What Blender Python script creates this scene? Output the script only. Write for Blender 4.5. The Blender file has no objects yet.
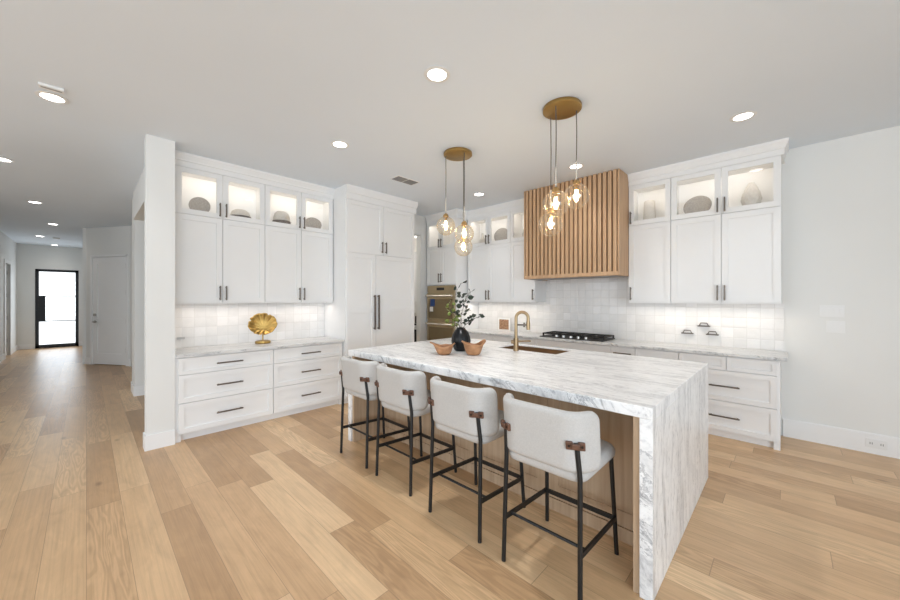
import bpy, bmesh, math, random
from mathutils import Vector, Matrix
random.seed(7)
S = bpy.context.scene
C = S.collection
PI = math.pi

# ------------------------------------------------------------------ camera, world, exposure, big lights
cam_d = bpy.data.cameras.new('camera'); cam = bpy.data.objects.new('camera', cam_d); C.objects.link(cam)
cam.location = (0, 0, 1.5); cam.rotation_euler = (PI/2, 0, math.radians(43.9))
cam_d.sensor_width = 36; cam_d.lens = 14.0; cam_d.shift_y = -1/900; cam_d.clip_start = .05
S.camera = cam
S.view_settings.view_transform = 'Standard'; S.view_settings.look = 'None'
S.view_settings.exposure = 0.19; S.view_settings.gamma = 1.0; S.view_settings.use_curve_mapping = False
S.cycles.use_denoising = True
S.cycles.max_bounces = 10; S.cycles.diffuse_bounces = 6; S.cycles.transparent_max_bounces = 16
S.cycles.sample_clamp_indirect = 4; S.cycles.caustics_reflective = False; S.cycles.caustics_refractive = False
W = bpy.data.worlds.new('sky'); S.world = W; W.use_nodes = True
W.node_tree.nodes['Background'].inputs[0].default_value = (.93, .97, 1, 1)
W.node_tree.nodes['Background'].inputs[1].default_value = 1.6

def area(name, loc, rot, sx, sy, power, col=(1, 1, 1), spread=PI):
    d = bpy.data.lights.new(name, 'AREA'); d.shape = 'RECTANGLE'; d.size = sx; d.size_y = sy
    d.energy = power; d.color = col; d.spread = spread
    o = bpy.data.objects.new(name, d); o.location = loc; o.rotation_euler = rot; C.objects.link(o); return o
# daylight through the glazed walls behind and right of the camera
area('daylight_rear', (-1.5, -4.85, 1.55), (PI/2, 0, 0), 9.5, 2.5, 78, (.70, .85, 1))
area('daylight_right', (4.3, -1.9, 1.5), (PI/2, 0, PI/2), 5.2, 2.5, 215, (.70, .85, 1))
area('daylight_front_door', (-16.1, -.61, 1.25), (PI/2, 0, -PI/2), .8, 2.2, 11, (.80, .90, 1))

# ------------------------------------------------------------------ materials
def mat(name):
    m = bpy.data.materials.new(name); m.use_nodes = True
    return m, m.node_tree, m.node_tree.nodes['Principled BSDF']
def nd(t, typ, **kw):
    n = t.nodes.new(typ)
    for k, v in kw.items():
        if k.startswith('i_'): n.inputs[k[2:].replace('_', ' ')].default_value = v
        elif k[0] == 'n' and k[1:].isdigit(): n.inputs[int(k[1:])].default_value = v
        else: setattr(n, k, v)
    return n
def ln(t, a, b): t.links.new(a, b)
def math_(t, op, a, b=None, c=None):
    n = t.nodes.new('ShaderNodeMath'); n.operation = op
    for i, v in enumerate((a, b, c)):
        if v is None: continue
        if isinstance(v, (int, float)): n.inputs[i].default_value = v
        else: ln(t, v, n.inputs[i])
    return n.outputs[0]
def ramp(t, fac, stops):
    r = t.nodes.new('ShaderNodeValToRGB'); e = r.color_ramp.elements
    while len(e) < len(stops): e.new(.5)
    for q, (p, c) in zip(e, stops): q.position = p; q.color = (*c, 1)
    ln(t, fac, r.inputs[0]); return r.outputs[0]
def mix(t, fac, a, b, mode='MIX'):
    n = t.nodes.new('ShaderNodeMix'); n.data_type = 'RGBA'; n.blend_type = mode
    for i, v in ((0, fac), (6, a), (7, b)):
        if isinstance(v, (int, float)): n.inputs[i].default_value = v
        elif isinstance(v, tuple): n.inputs[i].default_value = (*v, 1)
        else: ln(t, v, n.inputs[i])
    return n.outputs[2]
def comb(t, x, y, z):
    n = t.nodes.new('ShaderNodeCombineXYZ')
    for i, v in enumerate((x, y, z)):
        if isinstance(v, (int, float)): n.inputs[i].default_value = v
        else: ln(t, v, n.inputs[i])
    return n.outputs[0]
def bump(t, b, h, strength, dist=.01):
    n = nd(t, 'ShaderNodeBump'); n.inputs['Strength'].default_value = strength; n.inputs['Distance'].default_value = dist
    ln(t, h, n.inputs['Height']); ln(t, n.outputs[0], b.inputs['Normal'])
def geo_pos(t):
    p = nd(t, 'ShaderNodeNewGeometry'); s = nd(t, 'ShaderNodeSeparateXYZ'); ln(t, p.outputs['Position'], s.inputs[0])
    return s.outputs[0], s.outputs[1], s.outputs[2]
def obj_pos(t):
    p = nd(t, 'ShaderNodeTexCoord'); s = nd(t, 'ShaderNodeSeparateXYZ'); ln(t, p.outputs['Object'], s.inputs[0])
    return s.outputs[0], s.outputs[1], s.outputs[2]
def plain(name, col, rough=.5, metal=0., var=.0, scale=8, bmp=0., bscale=200, spec=.5):
    m, t, b = mat(name)
    b.inputs['Roughness'].default_value = rough; b.inputs['Metallic'].default_value = metal
    b.inputs['Specular IOR Level'].default_value = spec
    tc = nd(t, 'ShaderNodeTexCoord')
    n = nd(t, 'ShaderNodeTexNoise', i_Scale=scale, i_Detail=3.); ln(t, tc.outputs['Object'], n.inputs['Vector'])
    lo = tuple(max(0, c*(1-var)) for c in col); hi = tuple(min(1, c*(1+var)) for c in col)
    ln(t, ramp(t, n.outputs[0], [(.3, lo), (.7, hi)]), b.inputs['Base Color'])
    if bmp:
        n2 = nd(t, 'ShaderNodeTexNoise', i_Scale=bscale, i_Detail=2.); ln(t, tc.outputs['Object'], n2.inputs['Vector'])
        bump(t, b, n2.outputs[0], bmp, .004)
    return m
def emis(name, col, st):
    m, t, b = mat(name); b.inputs['Base Color'].default_value = (*col, 1)
    b.inputs['Emission Color'].default_value = (*col, 1); b.inputs['Emission Strength'].default_value = st
    return m
def wood(name, dark, light, axis='z', scale=1., rough=.5):
    m, t, b = mat(name); x, y, z = geo_pos(t)
    s1, s2 = 1.4*scale, 26*scale
    v = {'x': comb(t, math_(t, 'MULTIPLY', x, s1), math_(t, 'MULTIPLY', y, s2), math_(t, 'MULTIPLY', z, s2)),
         'z': comb(t, math_(t, 'MULTIPLY', x, s2), math_(t, 'MULTIPLY', y, s2), math_(t, 'MULTIPLY', z, s1))}[axis]
    n = nd(t, 'ShaderNodeTexNoise', i_Scale=1., i_Detail=6., i_Roughness=.6, i_Distortion=.5); ln(t, v, n.inputs['Vector'])
    ln(t, ramp(t, n.outputs[0], [(.3, dark), (.7, light)]), b.inputs['Base Color'])
    b.inputs['Roughness'].default_value = rough; bump(t, b, n.outputs[0], .08, .003)
    return m
def glass(name, tint=(1, 1, 1), rim=None, amount=1.0):
    m, t, b = mat(name); t.nodes.remove(b); out = t.nodes['Material Output']
    lw = nd(t, 'ShaderNodeLayerWeight', i_Blend=.25)
    tr = nd(t, 'ShaderNodeBsdfTransparent')
    if rim: ln(t, mix(t, lw.outputs['Facing'], tint, rim), tr.inputs[0])
    else: tr.inputs[0].default_value = (*tint, 1)
    gl = nd(t, 'ShaderNodeBsdfGlossy', i_Roughness=.02); gl.inputs[0].default_value = (1, 1, 1, 1)
    fr = nd(t, 'ShaderNodeMath', operation='POWER'); ln(t, lw.outputs['Facing'], fr.inputs[0]); fr.inputs[1].default_value = 2.2; fc = nd(t, 'ShaderNodeMath', operation='MULTIPLY_ADD'); ln(t, fr.outputs[0], fc.inputs[0]); fc.inputs[1].default_value = .5; fc.inputs[2].default_value = .045; fr = fc
    ms = nd(t, 'ShaderNodeMixShader'); ln(t, math_(t, 'MULTIPLY', fr.outputs[0], amount), ms.inputs[0])
    if rim:  # pale scatter added towards the edges in place of bright reflections
        tl = nd(t, 'ShaderNodeBsdfTranslucent'); tl.inputs[0].default_value = (1, .92, .78, 1); df = nd(t, 'ShaderNodeBsdfDiffuse'); df.inputs[0].default_value = (1, .92, .78, 1)
        ad = nd(t, 'ShaderNodeMixShader'); ad.inputs[0].default_value = .5; ln(t, tl.outputs[0], ad.inputs[1]); ln(t, df.outputs[0], ad.inputs[2])
        m0 = nd(t, 'ShaderNodeMixShader'); f0 = math_(t, 'MULTIPLY_ADD', math_(t, 'POWER', lw.outputs['Facing'], 3.), .30, .02); ln(t, f0, m0.inputs[0])
        ln(t, tr.outputs[0], m0.inputs[1]); ln(t, ad.outputs[0], m0.inputs[2]); tr = m0
    ln(t, tr.outputs[0], ms.inputs[1]); ln(t, gl.outputs[0], ms.inputs[2]); ln(t, ms.outputs[0], out.inputs[0])
    return m

def marble(name, mode, base=(.80, .79, .775), grey=(.36, .36, .37), density=1.0):
    """mode 'x': veins along X, falling down the waterfall ends; 'y': veins along Y"""
    m, t, b = mat(name); x, y, z = geo_pos(t)
    if mode == 'x': al, cr, th = math_(t, 'SUBTRACT', x, z), y, math_(t, 'MULTIPLY', math_(t, 'ADD', x, z), .25)
    else: al, cr, th = y, x, z
    v = comb(t, math_(t, 'MULTIPLY', al, .8), math_(t, 'MULTIPLY', cr, 7.), math_(t, 'MULTIPLY', th, 3.))
    w = nd(t, 'ShaderNodeTexNoise', i_Scale=.7, i_Detail=4., i_Roughness=.55); ln(t, v, w.inputs['Vector'])
    n1 = nd(t, 'ShaderNodeTexNoise', i_Scale=1.3*density, i_Detail=10., i_Roughness=.72, i_Distortion=1.4); ln(t, v, n1.inputs['Vector'])
    v2 = comb(t, math_(t, 'MULTIPLY', al, 3.6), math_(t, 'MULTIPLY', cr, 34.), math_(t, 'MULTIPLY', th, 26. if mode == 'x' else 14.))
    n2 = nd(t, 'ShaderNodeTexNoise', i_Scale=1., i_Detail=8., i_Roughness=.75, i_Distortion=1.6); ln(t, v2, n2.inputs['Vector'])
    body = ramp(t, n1.outputs[0], [(.30, grey), (.38, tuple((a*.45+c*.55) for a, c in zip(grey, base))), (.47, tuple(c*.95 for c in base)), (.56, base)])
    fine = ramp(t, n2.outputs[0], [(.35, (.33, .335, .345)), (.44, (.83, .83, .84)), (.52, (1, 1, 1))])
    c1 = mix(t, .85, body, fine, 'MULTIPLY')
    # thin dark vein lines where the broad noise crosses a level
    d = math_(t, 'ABSOLUTE', math_(t, 'SUBTRACT', n1.outputs[0], .465))
    line = math_(t, 'MULTIPLY', math_(t, 'LESS_THAN', d, .009), math_(t, 'GREATER_THAN', w.outputs[0], .5))
    c2 = mix(t, math_(t, 'MULTIPLY', line, .55), c1, (.22, .22, .24))
    ln(t, c2, b.inputs['Base Color']); b.inputs['Roughness'].default_value = .28
    return m

def plank_floor():
    m, t, b = mat('oak_planks'); x, y, z = geo_pos(t)
    wd, lg = .18, 1.6
    yr = math_(t, 'DIVIDE', y, wd); row = math_(t, 'FLOOR', yr)
    wn = nd(t, 'ShaderNodeTexWhiteNoise', noise_dimensions='1D'); ln(t, row, wn.inputs['W'])
    xo = math_(t, 'ADD', math_(t, 'DIVIDE', x, lg), math_(t, 'MULTIPLY', wn.outputs[0], 9.)); col = math_(t, 'FLOOR', xo)
    w2 = nd(t, 'ShaderNodeTexWhiteNoise', noise_dimensions='3D'); ln(t, comb(t, row, col, 3.3), w2.inputs['Vector'])
    v = w2.outputs[0]
    pal = ramp(t, v, [(0., (.46, .285, .15)), (.25, (.565, .362, .20)), (.6, (.655, .44, .25)), (1., (.74, .52, .31))])
    off = math_(t, 'MULTIPLY', v, 37.)
    g = nd(t, 'ShaderNodeTexNoise', i_Scale=1., i_Detail=7., i_Roughness=.62, i_Distortion=.6)
    ln(t, comb(t, math_(t, 'ADD', math_(t, 'MULTIPLY', x, 1.6), off), math_(t, 'MULTIPLY', y, 75.), off), g.inputs['Vector'])
    rn = nd(t, 'ShaderNodeTexNoise', i_Scale=1., i_Detail=2., i_Roughness=.45, i_Distortion=.3)
    ln(t, comb(t, math_(t, 'ADD', math_(t, 'MULTIPLY', x, .9), off), math_(t, 'ADD', math_(t, 'MULTIPLY', y, 8.5), off), off), rn.inputs['Vector'])
    rings = math_(t, 'MULTIPLY_ADD', math_(t, 'SINE', math_(t, 'MULTIPLY', rn.outputs[0], 95.)), .5, .5)
    rustic = math_(t, 'MULTIPLY', math_(t, 'GREATER_THAN', w2.outputs['Color'] if False else math_(t, 'FRACT', math_(t, 'MULTIPLY', v, 7.3)), .66), .34)
    g2 = nd(t, 'ShaderNodeTexNoise', i_Scale=1., i_Detail=4., i_Roughness=.6, i_Distortion=1.)
    ln(t, comb(t, math_(t, 'ADD', math_(t, 'MULTIPLY', x, 2.6), off), math_(t, 'ADD', math_(t, 'MULTIPLY', y, 9.), off), 0.), g2.inputs['Vector'])
    c = mix(t, .5, pal, ramp(t, g.outputs[0], [(.34, (.76, .74, .72)), (.58, (1.06, 1.055, 1.05))]), 'MULTIPLY')
    c = mix(t, .55, c, ramp(t, g2.outputs[0], [(.3, (.80, .78, .76)), (.65, (1.10, 1.10, 1.09))]), 'MULTIPLY')
    c = mix(t, math_(t, 'MULTIPLY', rustic, 1.), c, ramp(t, rings, [(.25, (.72, .69, .65)), (.8, (1.16, 1.16, 1.16))]), 'MULTIPLY')
    # knots
    vo = nd(t, 'ShaderNodeTexVoronoi', feature='F1', i_Scale=1.); ln(t, comb(t, math_(t, 'MULTIPLY', x, 1.5), math_(t, 'MULTIPLY', y, 3.4), 0.), vo.inputs['Vector'])
    c = mix(t, math_(t, 'MULTIPLY', ramp(t, vo.outputs['Distance'], [(.02, (1, 1, 1)), (.09, (0, 0, 0))]), .55), c, (.17, .095, .05))
    fy = math_(t, 'FRACT', yr); fx = math_(t, 'FRACT', xo)
    s = math_(t, 'MAXIMUM', math_(t, 'GREATER_THAN', math_(t, 'ABSOLUTE', math_(t, 'SUBTRACT', fy, .5)), .4925),
              math_(t, 'GREATER_THAN', math_(t, 'ABSOLUTE', math_(t, 'SUBTRACT', fx, .5)), .4988))
    c = mix(t, math_(t, 'MULTIPLY', s, .5), c, (.16, .1, .06))
    ln(t, c, b.inputs['Base Color'])
    ln(t, math_(t, 'ADD', math_(t, 'MULTIPLY', g.outputs[0], .2), .25), b.inputs['Roughness'])
    bump(t, b, math_(t, 'SUBTRACT', g.outputs[0], s), .06, .003)
    return m

def tile_mat():
    m, t, b = mat('zellige_tile'); x, y, z = geo_pos(t)
    sz = .118
    u = math_(t, 'DIVIDE', math_(t, 'ADD', x, y), sz); w = math_(t, 'DIVIDE', math_(t, 'SUBTRACT', z, .925), sz)
    fu, fw = math_(t, 'FRACT', u), math_(t, 'FRACT', w)
    wn = nd(t, 'ShaderNodeTexWhiteNoise', noise_dimensions='3D'); ln(t, comb(t, math_(t, 'FLOOR', u), math_(t, 'FLOOR', w), 1.), wn.inputs['Vector'])
    e = math_(t, 'MAXIMUM', math_(t, 'ABSOLUTE', math_(t, 'SUBTRACT', fu, .5)), math_(t, 'ABSOLUTE', math_(t, 'SUBTRACT', fw, .5)))
    gr = math_(t, 'GREATER_THAN', e, .482)
    pal = ramp(t, wn.outputs[0], [(0, (.74, .73, .715)), (.5, (.78, .77, .755)), (1, (.83, .82, .81))])
    n = nd(t, 'ShaderNodeTexNoise', i_Scale=9., i_Detail=3.); ln(t, comb(t, u, w, wn.outputs[0]), n.inputs['Vector'])
    n.inputs['Scale'].default_value = 1.6
    c = mix(t, .5, pal, ramp(t, n.outputs[0], [(.3, (.93, .93, .93)), (.7, (1.03, 1.02, 1.01))]), 'MULTIPLY')
    ln(t, mix(t, gr, c, (.68, .665, .645)), b.inputs['Base Color'])
    b.inputs['Roughness'].default_value = .12
    # each tile lies at its own slight tilt, with soft edges
    sp = nd(t, 'ShaderNodeSeparateColor'); ln(t, wn.outputs['Color'], sp.inputs[0])
    tilt = math_(t, 'ADD', math_(t, 'MULTIPLY', math_(t, 'SUBTRACT', sp.outputs[0], .5), fu), math_(t, 'MULTIPLY', math_(t, 'SUBTRACT', sp.outputs[1], .5), fw))
    h = math_(t, 'SUBTRACT', math_(t, 'ADD', math_(t, 'MULTIPLY', tilt, .9), math_(t, 'MULTIPLY', n.outputs[0], .5)), math_(t, 'MULTIPLY', math_(t, 'POWER', math_(t, 'MULTIPLY', e, 2.), 14.), .5))
    bump(t, b, h, .35, .008)
    return m

M = dict(
    wall=plain('wall_paint', (.76, .76, .74), .7, 0, .01, 2),
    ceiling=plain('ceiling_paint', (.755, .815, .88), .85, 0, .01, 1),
    cab=plain('cabinet_paint', (.82, .82, .815), .38, 0, .008, 3),
    interior=plain('cabinet_interior_paint', (.86, .85, .83), .6, 0, .008, 3),
    trim=plain('trim_paint', (.83, .83, .825), .42, 0, .008, 3),
    floor=plank_floor(), tile=tile_mat(),
    marble=marble('island_marble', 'x', (.90, .90, .895), (.34, .345, .36)),
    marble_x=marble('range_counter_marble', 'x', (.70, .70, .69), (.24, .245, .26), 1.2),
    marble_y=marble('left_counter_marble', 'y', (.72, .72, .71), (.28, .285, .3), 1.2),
    oak=wood('pale_oak', (.40, .275, .175), (.54, .395, .265), 'z'),
    slat=wood('hood_oak', (.43, .262, .145), (.57, .37, .215), 'z', 1., .5),
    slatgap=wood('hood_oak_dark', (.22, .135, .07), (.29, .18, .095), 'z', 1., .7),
    bowlwood=wood('carved_teak', (.24, .105, .045), (.47, .24, .11), 'x', .8, .5),
    handle=plain('dark_bronze', (.17, .145, .125), .38, .8, .05, 20),
    black=plain('black_metal', (.012, .012, .012), .42, .2, .1, 20),
    blackframe=plain('black_door_frame', (.008, .009, .012), .5, 0, .05, 10),
    fabric=plain('cream_boucle', (.52, .505, .485), .95, 0, .05, 120, .5, 260, .2),
    leather=plain('brown_leather', (.115, .052, .03), .5, 0, .18, 30, .2, 120),
    screw=plain('dark_screw', (.03, .02, .016), .4, .7, .05, 20),
    brass=plain('brushed_brass', (.56, .36, .155), .34, 1., .05, 10),
    canopy=plain('antique_brass', (.42, .265, .09), .42, .9, .06, 10),
    gold=plain('gold_leaf', (.46, .30, .095), .3, 1., .2, 14, .3, 30),
    faucet=plain('champagne_bronze', (.36, .255, .145), .32, 1., .04, 12),
    oven=plain('warm_reflection_steel', (.50, .40, .26), .3, .9, .05, 6),  # warm reflection of the wood floor put into the steel's base colour
    ovenglass=plain('oven_dark_glass', (.22, .165, .09), .12, .3, .05, 6),
    steel=plain('brushed_steel', (.62, .61, .59), .3, 1., .03, 10),
    sink=plain('bronze_sink_steel', (.24, .15, .08), .35, .7, .05, 8),
    cast=plain('black_cast_iron', (.022, .019, .017), .5, .2, .1, 40),
    ceramic=plain('black_glazed_ceramic', (.008, .008, .009), .33, 0, .05, 10, spec=.3),
    cream=plain('cream_stoneware', (.62, .585, .53), .6, 0, .05, 40),
    rattan=plain('woven_taupe', (.36, .33, .295), .8, 0, .22, 90, .4, 160),
    darkwood=plain('dark_walnut', (.15, .12, .10), .6, 0, .1, 30),
    leafdark=plain('dark_leaf', (.020, .032, .018), .45, 0, .35, 20),
    leafgreen=plain('yellow_green_leaf', (.16, .20, .035), .5, 0, .3, 20),
    stem=plain('twig', (.075, .06, .04), .7, 0, .2, 20),
    cord=plain('grey_fabric_cord', (.10, .095, .09), .8, 0, .1, 60),
    rod=plain('polished_rod', (.78, .74, .66), .25, .7, .02, 10),
    plate=plain('switch_white', (.79, .79, .78), .35, 0, .005, 5),
    slot=plain('slot_grey', (.30, .30, .30), .6, 0, .02, 5),
    ventdark=plain('vent_shadow_grey', (.25, .25, .245), .7, 0, .03, 10),
    chrome=plain('satin_nickel', (.5, .49, .47), .3, 1., .02, 10),
    blue=plain('blue_tag', (.02, .06, .20), .5, 0, .03, 10),
    paper=plain('white_card', (.82, .81, .79), .7, 0, .01, 10),
    art=plain('brown_print', (.36, .20, .11), .6, 0, .55, 45),
    glass=glass('clear_pane', (1, 1, 1), None, .8),
    globe=glass('globe_glass', (.985, .97, .94), (.82, .71, .54), 1.5),  # amber rim tint stands in for wood reflected in the globes
    bulbglass=glass('bulb_glass', (1, .97, .9), (.9, .8, .6), .8),
    filament=emis('filament', (1, .74, .42), 50.),
    lamp=emis('downlight_lens', (1, .96, .9), 9.),
)

# ------------------------------------------------------------------ mesh helpers
def BM(): return bmesh.new()
def box(bm, x0, x1, y0, y1, z0, z1):
    x0, x1 = min(x0, x1), max(x0, x1); y0, y1 = min(y0, y1), max(y0, y1); z0, z1 = min(z0, z1), max(z0, z1)
    v = [bm.verts.new(p) for p in ((x0,y0,z0),(x1,y0,z0),(x1,y1,z0),(x0,y1,z0),(x0,y0,z1),(x1,y0,z1),(x1,y1,z1),(x0,y1,z1))]
    for f in ((0,3,2,1),(4,5,6,7),(0,1,5,4),(1,2,6,5),(2,3,7,6),(3,0,4,7)): bm.faces.new([v[i] for i in f])
def obox(bm, center, ax, ay, az, hx, hy, hz):
    c = Vector(center); X, Y, Z = (Vector(a).normalized() for a in (ax, ay, az)); v = []
    for k in (-1, 1):
        for j, i in ((-1,-1),(-1,1),(1,1),(1,-1)): v.append(bm.verts.new(c + X*hx*i + Y*hy*j + Z*hz*k))
    for f in ((0,3,2,1),(4,5,6,7),(0,1,5,4),(1,2,6,5),(2,3,7,6),(3,0,4,7)): bm.faces.new([v[i] for i in f])
def tube(bm, pts, r, seg=10, cap=True):
    pts = [Vector(p) for p in pts]; n = len(pts)
    rr = r if isinstance(r, (list, tuple)) else [r]*n
    rings, up = [], None
    for i, p in enumerate(pts):
        d = (pts[min(i+1, n-1)] - pts[max(i-1, 0)]).normalized()
        if up is None: up = Vector((0, 0, 1)) if abs(d.z) < .9 else Vector((1, 0, 0))
        u = (up - d*up.dot(d)).normalized(); w = d.cross(u); up = u
        rings.append([bm.verts.new(p + (u*math.cos(2*PI*k/seg) + w*math.sin(2*PI*k/seg))*rr[i]) for k in range(seg)])
    for a, b in zip(rings, rings[1:]):
        for k in range(seg): bm.faces.new((a[k], a[(k+1) % seg], b[(k+1) % seg], b[k]))
    if cap: bm.faces.new(rings[0][::-1]); bm.faces.new(rings[-1])
def lathe(bm, prof, c=(0, 0, 0), seg=32, rmod=None):
    """prof: (r, z) pairs; r == 0 closes to a pole"""
    rings = []
    for r, z in prof:
        if r <= 1e-6: rings.append([bm.verts.new((c[0], c[1], c[2]+z))])
        else:
            rings.append([bm.verts.new((c[0]+r*(rmod(2*PI*k/seg, z) if rmod else 1)*math.cos(2*PI*k/seg),
                                        c[1]+r*(rmod(2*PI*k/seg, z) if rmod else 1)*math.sin(2*PI*k/seg), c[2]+z)) for k in range(seg)])
    for a, b in zip(rings, rings[1:]):
        for k in range(seg):
            k2 = (k+1) % seg
            if len(a) == 1 and len(b) == 1: continue
            if len(a) == 1: bm.faces.new((a[0], b[k2], b[k]))
            elif len(b) == 1: bm.faces.new((a[k], a[k2], b[0]))
            else: bm.faces.new((a[k], a[k2], b[k2], b[k]))
def sweep(bm, prof, path):
    """prof: closed list of (d, z); path: list of (base_xy, dir_xy): every profile point sits at base + dir*d"""
    rings = [[bm.verts.new((b[0]+d_[0]*d, b[1]+d_[1]*d, z)) for d, z in prof] for b, d_ in path]
    n = len(prof)
    for a, b in zip(rings, rings[1:]):
        for k in range(n): bm.faces.new((a[k], a[(k+1) % n], b[(k+1) % n], b[k]))
    bm.faces.new(rings[0][::-1]); bm.faces.new(rings[-1])
def rslab(bm, w, h, T, cr, rim, fn, nx=26, ny=16):
    """pillow-edged slab with rounded outline; fn(s, t, d) maps outline coords (s, t) and thickness offset d to 3-D"""
    hw, hh = w/2, h/2
    def outline(p, q):
        m_ = max(abs(p), abs(q))
        if m_ < 1e-9: return 0., 0.
        ang = (p/m_, q/m_)                       # point on the square's edge
        x, y = ang[0]*hw, ang[1]*hh
        ex, ey = abs(x)-(hw-cr), abs(y)-(hh-cr)
        if ex > 0 and ey > 0:
            L = math.hypot(ex, ey); x = math.copysign(hw-cr+ex/L*cr, x); y = math.copysign(hh-cr+ey/L*cr, y)
        return x*m_, y*m_
    def hgt(x, y):
        ex, ey = abs(x)-(hw-cr), abs(y)-(hh-cr)
        d = cr-math.hypot(max(ex, 0), max(ey, 0)) if (ex > 0 and ey > 0) else min(hw-abs(x), hh-abs(y))
        if d >= rim: return T
        q = 1-max(d, 0)/rim
        return T*math.sqrt(max(0, 1-q*q))
    def spaced(n):                               # denser towards the rim
        return [math.sin(PI/2*(2*i/n-1)) for i in range(n+1)]
    P, Q = spaced(nx), spaced(ny); top, bot = {}, {}
    for i, p in enumerate(P):
        for j, q in enumerate(Q):
            x, y = outline(p, q); hg = hgt(x, y); edge = i in (0, nx) or j in (0, ny)
            if edge: hg = 0
            top[i, j] = bm.verts.new(fn(x, y, hg)); bot[i, j] = top[i, j] if edge else bm.verts.new(fn(x, y, -hg))
    for i in range(nx):
        for j in range(ny):
            bm.faces.new((top[i, j], top[i+1, j], top[i+1, j+1], top[i, j+1]))
            q = (bot[i, j], bot[i, j+1], bot[i+1, j+1], bot[i+1, j])
            if len({v for v in q} & {v for v in (top[i, j], top[i+1, j], top[i+1, j+1], top[i, j+1])}) < 4: bm.faces.new(q)
def wpos(o):
    p = Vector((0, 0, 0))
    while o is not None: p += o.location; o = o.parent
    return p
def obj(name, bm, m, parent=None, smooth=None, bevel=0., seg=2, local=False):
    """one mesh object; world-space verts are moved into the parent's frame unless local"""
    if parent is not None and not local: bmesh.ops.translate(bm, verts=bm.verts[:], vec=-wpos(parent))
    bmesh.ops.recalc_face_normals(bm, faces=bm.faces[:])
    me = bpy.data.meshes.new(name); bm.to_mesh(me); bm.free()
    for mm in (m if isinstance(m, (list, tuple)) else [m]): me.materials.append(M[mm] if isinstance(mm, str) else mm)
    if smooth is not None:
        me.shade_smooth(); me.set_sharp_from_angle(angle=math.radians(smooth))
    o = bpy.data.objects.new(name, me); C.objects.link(o)
    if parent is not None: o.parent = parent
    if bevel:
        b = o.modifiers.new('bevel', 'BEVEL'); b.width = bevel; b.segments = seg; b.limit_method = 'ANGLE'; b.angle_limit = math.radians(40)
    return o
def tag(o, label, cat, group=None):
    o['label'] = label; o['category'] = cat
    if group: o['group'] = group
    return o
def thing(name, label, cat, loc, group=None):
    o = bpy.data.objects.new(name, None); o.empty_display_size = .1; o.location = loc; C.objects.link(o)
    return tag(o, label, cat, group)
def struct(name, bm, m, parent=None, **k):
    o = obj(name, bm, m, parent, **k)
    if parent is None: o['kind'] = 'structure'
    return o
def recenter(o):
    """puts a single-mesh thing's origin at the middle of its base"""
    me = o.data; xs = [v.co for v in me.vertices]
    c = Vector(((min(v.x for v in xs)+max(v.x for v in xs))/2, (min(v.y for v in xs)+max(v.y for v in xs))/2, min(v.z for v in xs)))
    me.transform(Matrix.Translation(-c)); o.location = c; return o

# ------------------------------------------------------------------ room shell
CH = 3.13            # ceiling height
XW, YW = -5.16, 5.30 # wall behind the left cabinets, wall behind the range
bm = BM(); box(bm, -16.6, 4.6, -5.2, 5.6, -.12, 0); struct('floor', bm, 'floor')
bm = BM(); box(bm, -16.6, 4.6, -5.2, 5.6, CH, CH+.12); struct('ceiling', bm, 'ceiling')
bm = BM(); box(bm, -7.4, 4.6, YW, YW+.15, 0, CH); struct('wall_range', bm, 'wall')
bm = BM(); box(bm, XW-.12, XW, .637, 3.86, 0, CH); struct('wall_left', bm, 'wall')
bm = BM(); box(bm, -4.70, -4.56, .41, .637, 0, CH); box(bm, XW-.12, -4.70, .50, .637, 0, CH); struct('wall_column', bm, 'wall')
bm = BM()                                                    # baseboard wraps the column's end and hall side
box(bm, -4.56, -4.547, .397, .637, 0, .15); box(bm, -4.70, -4.56, .397, .41, 0, .15)
struct('baseboard_column', bm, 'trim')
bm = BM(); box(bm, XW-.12, XW, 4.53, YW, 0, CH); struct('wall_pantry_jamb', bm, 'wall')
bm = BM(); box(bm, XW-.12, XW, 3.86, 4.53, 2.75, CH); struct('wall_pantry_lintel', bm, 'wall')
bm = BM(); box(bm, -7.4, -7.25, 1.0, YW, 0, CH); struct('wall_pantry_back', bm, 'wall')
bm = BM(); box(bm, -7.25, XW-.12, 2.9, 3.0, 0, CH); struct('wall_pantry_side', bm, 'wall')
# hall
bm = BM(); box(bm, -7.75, -7.25, .52, 1.0, 0, CH); struct('wall_hall_stub', bm, 'wall')
bm = BM(); box(bm, -7.25, -7.235, .505, 1.0, 0, .15); box(bm, -7.75, -7.25, .505, .52, 0, .15); struct('baseboard_hall', bm, 'trim')
bm = BM(); box(bm, -7.25, XW-.12, .50, .64, 2.72, CH); struct('wall_hall_lintel', bm, 'wall')
bm = BM(); box(bm, -10.6, -7.75, .69, .8, 0, CH); struct('wall_hall_right', bm, 'wall')
bm = BM(); box(bm, -16.5, -11.62, -.06, .06, 0, CH); struct('wall_hall_far_right', bm, 'wall')
bm = BM(); box(bm, -16.5, -14.95, -1.55, -1.42, 0, CH); box(bm, -14.1, -9.0, -1.55, -1.42, 0, CH); box(bm, -14.95, -14.1, -1.55, -1.42, 2.42, CH)
struct('wall_hall_left', bm, 'wall')
bm = BM(); box(bm, -14.1, -9.0, -1.42, -1.405, 0, .15); box(bm, -16.35, -15.05, -1.42, -1.405, 0, .15); struct('baseboard_hall_left', bm, 'trim')
bm = BM(); box(bm, -9.1, -9.0, -5.1, -1.42, 0, CH); struct('wall_living_left', bm, 'wall')
bm = BM()                                                    # front wall with the opening for the glazed door
box(bm, -16.5, -16.35, -1.55, -1.07, 0, CH); box(bm, -16.5, -16.35, -.17, .06, 0, CH); box(bm, -16.5, -16.35, -1.07, -.17, 2.41, CH)
struct('wall_front', bm, 'wall')
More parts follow.
